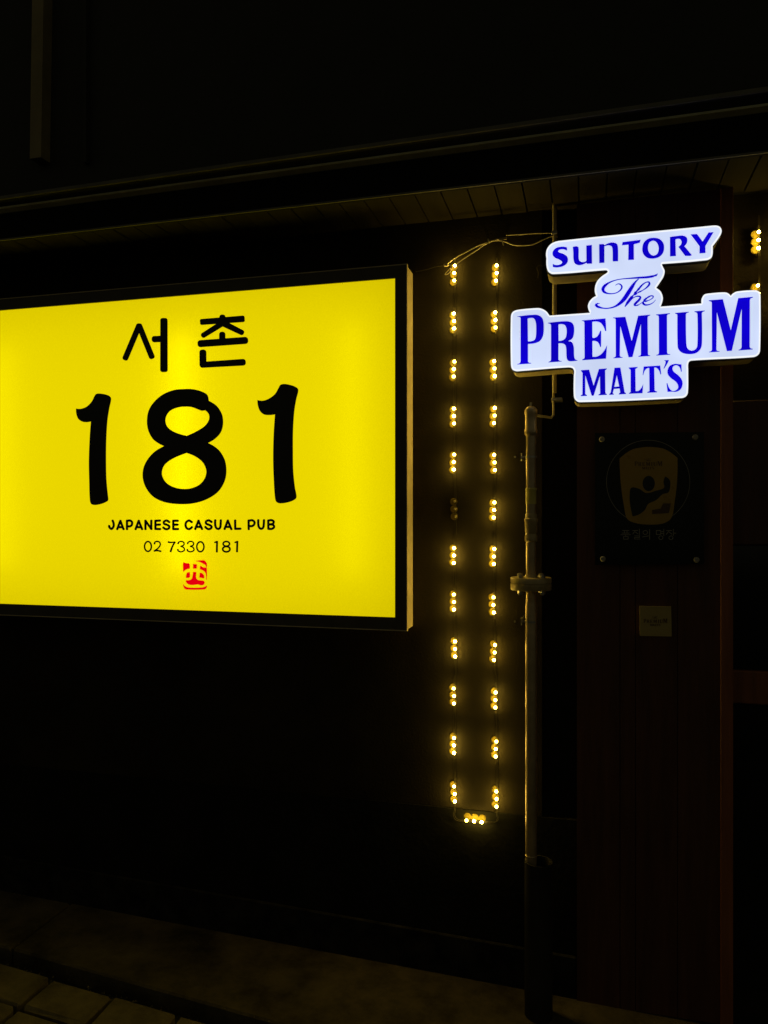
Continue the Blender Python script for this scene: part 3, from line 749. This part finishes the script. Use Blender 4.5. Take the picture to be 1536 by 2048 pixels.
RIGHT = [(993, 546), (991, 640), (989, 737), (989, 831), (989, 925), (988, 1020), (988, 1113), (987, 1210), (989, 1305), (991, 1400), (992, 1498), (993, 1598)]
for i, (x, y) in enumerate(LEFT): module(ls, x, y, lit=(i != 5))
for x, y in RIGHT: module(ls, x, y)
module(ls, 950, 1641, math.pi / 2)
def wall_pts(seq, dy=-0.006): return [at(x, y, dy) for x, y in seq]
for off in (-1.2, 1.2):
    jit = lambda: random.uniform(-1.2, 1.2)
    seq = []
    for x, y in LEFT: seq += [(x + 1 + off, y - 30), (x + 1 + off, y + 30), (x + 1.5 + off + jit(), y + 47)]
    seq = seq[:-1] + [(908 + off, 1626), (910 + off, 1636 - off), (918, 1641 - off), (930, 1642 - off), (968, 1644 - off), (985, 1645 - off), (994 + off, 1642), (996 + off, 1634)]
    for x, y in RIGHT[::-1]: seq += [(x + 1 + off, y + 30), (x + 1 + off, y - 30), (x + 1.5 + off + jit(), y - 47)]
    seq = seq[:-1]
    cable('wire', wall_pts(seq, -0.0095), 0.0009, 'wire', ls, 5, 2)
ls2 = tag(empty('string_light'), 'short lit amber LED string at the right edge, partly behind the white sign', 'string light', 'amber LED strings')
RB = 0.055
for x, y in ((1517, 480), (1517, 587)): module(ls2, x, y, wy=RB)
for off in (-1.2, 1.2):
    cable('wire', [at(x, y, RB - 0.0095) for x, y in ((1518 + off, 430), (1518 + off, 480), (1519 + off, 535), (1518 + off, 587), (1519 + off, 630), (1526, 648 + off), (1545, 655 + off), (1600, 660 + off))], 0.0009, 'wire', ls2, 5, 3)
# feed cable above the U
fc = tag(empty('power_cable'), 'cream power cable with brown connector slung above the LED string', 'cable')
CYY = -0.03
def cp(seq, y=CYY): return [at(px, py, y) for px, py in seq]
cable('cord', cp([(893, 531), (905, 519), (930, 505), (955, 492), (978, 484), (990, 480), (999, 478)]), 0.0020, 'cable', fc)
cable('cord', cp([(911, 529), (925, 519), (948, 504), (970, 489), (985, 482), (1000, 481), (1012, 484), (1027, 490), (1045, 491), (1065, 489), (1085, 480), (1108, 470)], CYY - 0.004), 0.0020, 'cable', fc)
cable('cord', cp([(1012, 470.5), (1040, 469), (1070, 467), (1106, 466)], -0.02), 0.0018, 'cable', fc)
cable('cord', cp([(906, 530), (900, 537), (891, 547), (891, 549), (897, 547), (903, 539), (903, 533), (898, 530)], CYY - 0.003), 0.0016, 'cable', fc)
cable('cord', cp([(888, 531), (870, 534), (850, 540), (832, 543)], -0.015), 0.0012, 'wire', fc)
MB().tube(cp([(998, 478.5), (1013, 476.5)], CYY - 0.002), 0.0042, 10).build('connector', 'pipe_dark', fc)
mbk = MB(); c = at(892, 530, CYY - 0.002); mbk.box(c.x - 0.007, c.x + 0.007, c.y - 0.005, c.y + 0.005, c.z - 0.0045, c.z + 0.0045, 0.0015); mbk.build('tape', 'cable', fc)
for px, py in ((979, 486), (1007, 490)):
    c = at(px, py, 0); MB().tube([(c.x, -0.036, c.z), (c.x, 0.0, c.z)], 0.0022, 6).build('clip', 'steel', fc)
# loose wire left of the white sign
lw = cable('loose_wire', cp([(1076, 556), (1077, 545), (1074, 536), (1080, 530), (1086, 532), (1092, 527)], -0.02), 0.0014, 'wire', None)
tag(lw, 'thin loose wire dangling beside the top left corner of the white sign', 'wire')

# ================================================================== PIPES
gp = tag(empty('gas_pipe'), 'thin cream gas pipe with bolted flange and fittings standing beside the LED string', 'pipe')
GY = -0.125
GX = at(1062, 1000, GY).x
SC = (at(1072, 1000, GY).x - at(1062, 1000, GY).x) / 10      # metres per pixel here
def gzz(py): return zat(1062, py, GY)
def rad(px): return px * SC
gzb = gz(GX, GY)
def lathe(name, prof, m, parent, dx=0.0, n=24):
    mb = MB().tube([Vector((GX + dx, GY, gzz(py))) for r, py in prof], [rad(r) for r, py in prof], n)
    return smooth_by_angle(mb.build(name, m, parent), 40)
lathe('pipe', [(10, 1206), (10, 870)], 'pipe', gp)
lathe('lower_pipe', [(11, 1950), (11.4, 1700), (11.4, 1214), (10.4, 1207), (10.1, 1204)], 'pipe', gp)
lathe('cap', [(10, 872), (13, 868), (13.2, 860), (11.8, 858), (11.6, 830), (12.6, 827), (12.6, 820), (9, 815), (5, 812.5)], 'pipe', gp)
MB().tube([(GX - rad(1), GY, gzz(814)), (GX - rad(0), GY, gzz(805))], rad(2.2), 8).build('stub', 'steel', gp)
lathe('label_band', [(10.4, 1008), (10.6, 1007), (10.6, 981), (11.4, 980), (11.4, 977), (10.4, 976)], 'band', gp)
lathe('union', [(10.2, 1084), (12.4, 1082), (12.6, 1072), (11, 1069), (10.4, 1067), (12, 1064), (12.6, 1045), (13.6, 1042), (13.4, 1038), (11.4, 1036), (11.6, 1029), (10.2, 1027)], 'pipe_dark', gp)
lathe('joint_ring', [(11.5, 1713), (12.4, 1712), (12.4, 1710), (11.5, 1709)], 'pipe', gp)
fl = lathe('flange', [(11, 1184), (11, 1180), (40, 1179.5), (41, 1178), (41, 1167.5), (39.5, 1166.8), (39.5, 1165.6), (41, 1165), (41, 1156), (40, 1154.8), (13, 1154.2), (11, 1148)], 'pipe_dark', gp, n=40)
for k in range(4):
    a = math.radians(38 + 90 * k)
    bx, by = GX + rad(31) * math.cos(a), GY - rad(31) * math.sin(a)
    mb = MB().tube([(bx, by, gzz(1188)), (bx, by, gzz(1148))], rad(3.2), 8)
    mb.tube([(bx, by, gzz(1186)), (bx, by, gzz(1179.6))], rad(5.5), 6)
    mb.tube([(bx, by, gzz(1154.6)), (bx, by, gzz(1149))], rad(5.5), 6)
    mb.build('bolt', 'steel', fl)
for py in (914, 1243):
    br = MB().tube([Vector((GX, GY, gzz(py + 2))), Vector((GX, GY, gzz(py - 2)))], rad(12.2), 20)
    br.box(GX - rad(20), GX - rad(12), GY - 0.002, GY + 0.001, gzz(py + 2), gzz(py - 2))
    br.tube([(GX - rad(19), GY, gzz(py + 8)), (GX - rad(19), GY, gzz(py - 8))], rad(1.1), 8)
    br.box(GX - rad(19.6), GX - rad(18.4), GY, 0.0, gzz(py + 3), gzz(py - 3))
    b_ = br.build('bracket', 'steel', gp)
    MB().tube([(GX - rad(15), GY - 0.008, gzz(py)), (GX - rad(15), GY + 0.008, gzz(py))], rad(1.7), 8).build('bolt', 'steel', b_)
    c = at(1030, py, 0)
    MB().tube([(c.x, -0.006, c.z), (c.x, 0, c.z)], rad(2.2), 6).build('anchor_bolt', 'steel', b_)
SX = at(1077, 1720, GY).x
mb = MB()
zt, zb_ = zat(1077, 1722, GY), gz(SX, GY) - 0.05
r1, r2 = rad(28), rad(25.5); nn = 36
v = []
for r, z in ((r1, zb_), (r1, zt), (r2, zt), (r2, zb_)):
    v += [(SX + r * math.cos(2 * math.pi * i / nn), GY + r * math.sin(2 * math.pi * i / nn), z) for i in range(nn)]
f = [(k * nn + i, k * nn + (i + 1) % nn, (k + 1) * nn + (i + 1) % nn, (k + 1) * nn + i) for k in range(3) for i in range(nn)]
mb.add(v, f)
slv = smooth_by_angle(mb.build('pipe_sleeve', 'sleeve', None), 40)
tag(slv, 'wide dark sleeve tube standing on the kerb around the pipe foot', 'pipe')
# conduit behind the white sign
cd = tag(empty('conduit'), 'narrow vertical conduit running down behind the left of the white sign', 'conduit')
CX = at(1109, 600, -0.03).x; CZY = -0.03
def cz(py): return zat(1109, py, CZY)
smooth_by_angle(MB().tube([(CX, CZY, z_so + 0.02), (CX, CZY, cz(786))], 0.0068, 14).build('tube', 'return', cd), 60)
smooth_by_angle(MB().tube([(CX - 0.003, CZY, cz(780)), (CX - 0.003, CZY, cz(815)), (CX - 0.003, CZY, cz(830)), (CX - 0.010, CZY, cz(835)), (GX + rad(11), GY + 0.02, cz(836))], 0.0038, 10).build('lower_tube', 'return', cd), 60)
MB().box(CX - 0.010, CX + 0.024, CZY - 0.008, 0.019, cz(801), cz(796), 0.001).build('saddle_clip', 'steel', cd)
MB().box(CX - 0.009, CX + 0.009, CZY - 0.009, 0.0, cz(470), cz(463), 0.001).build('saddle_clip', 'steel', cd)
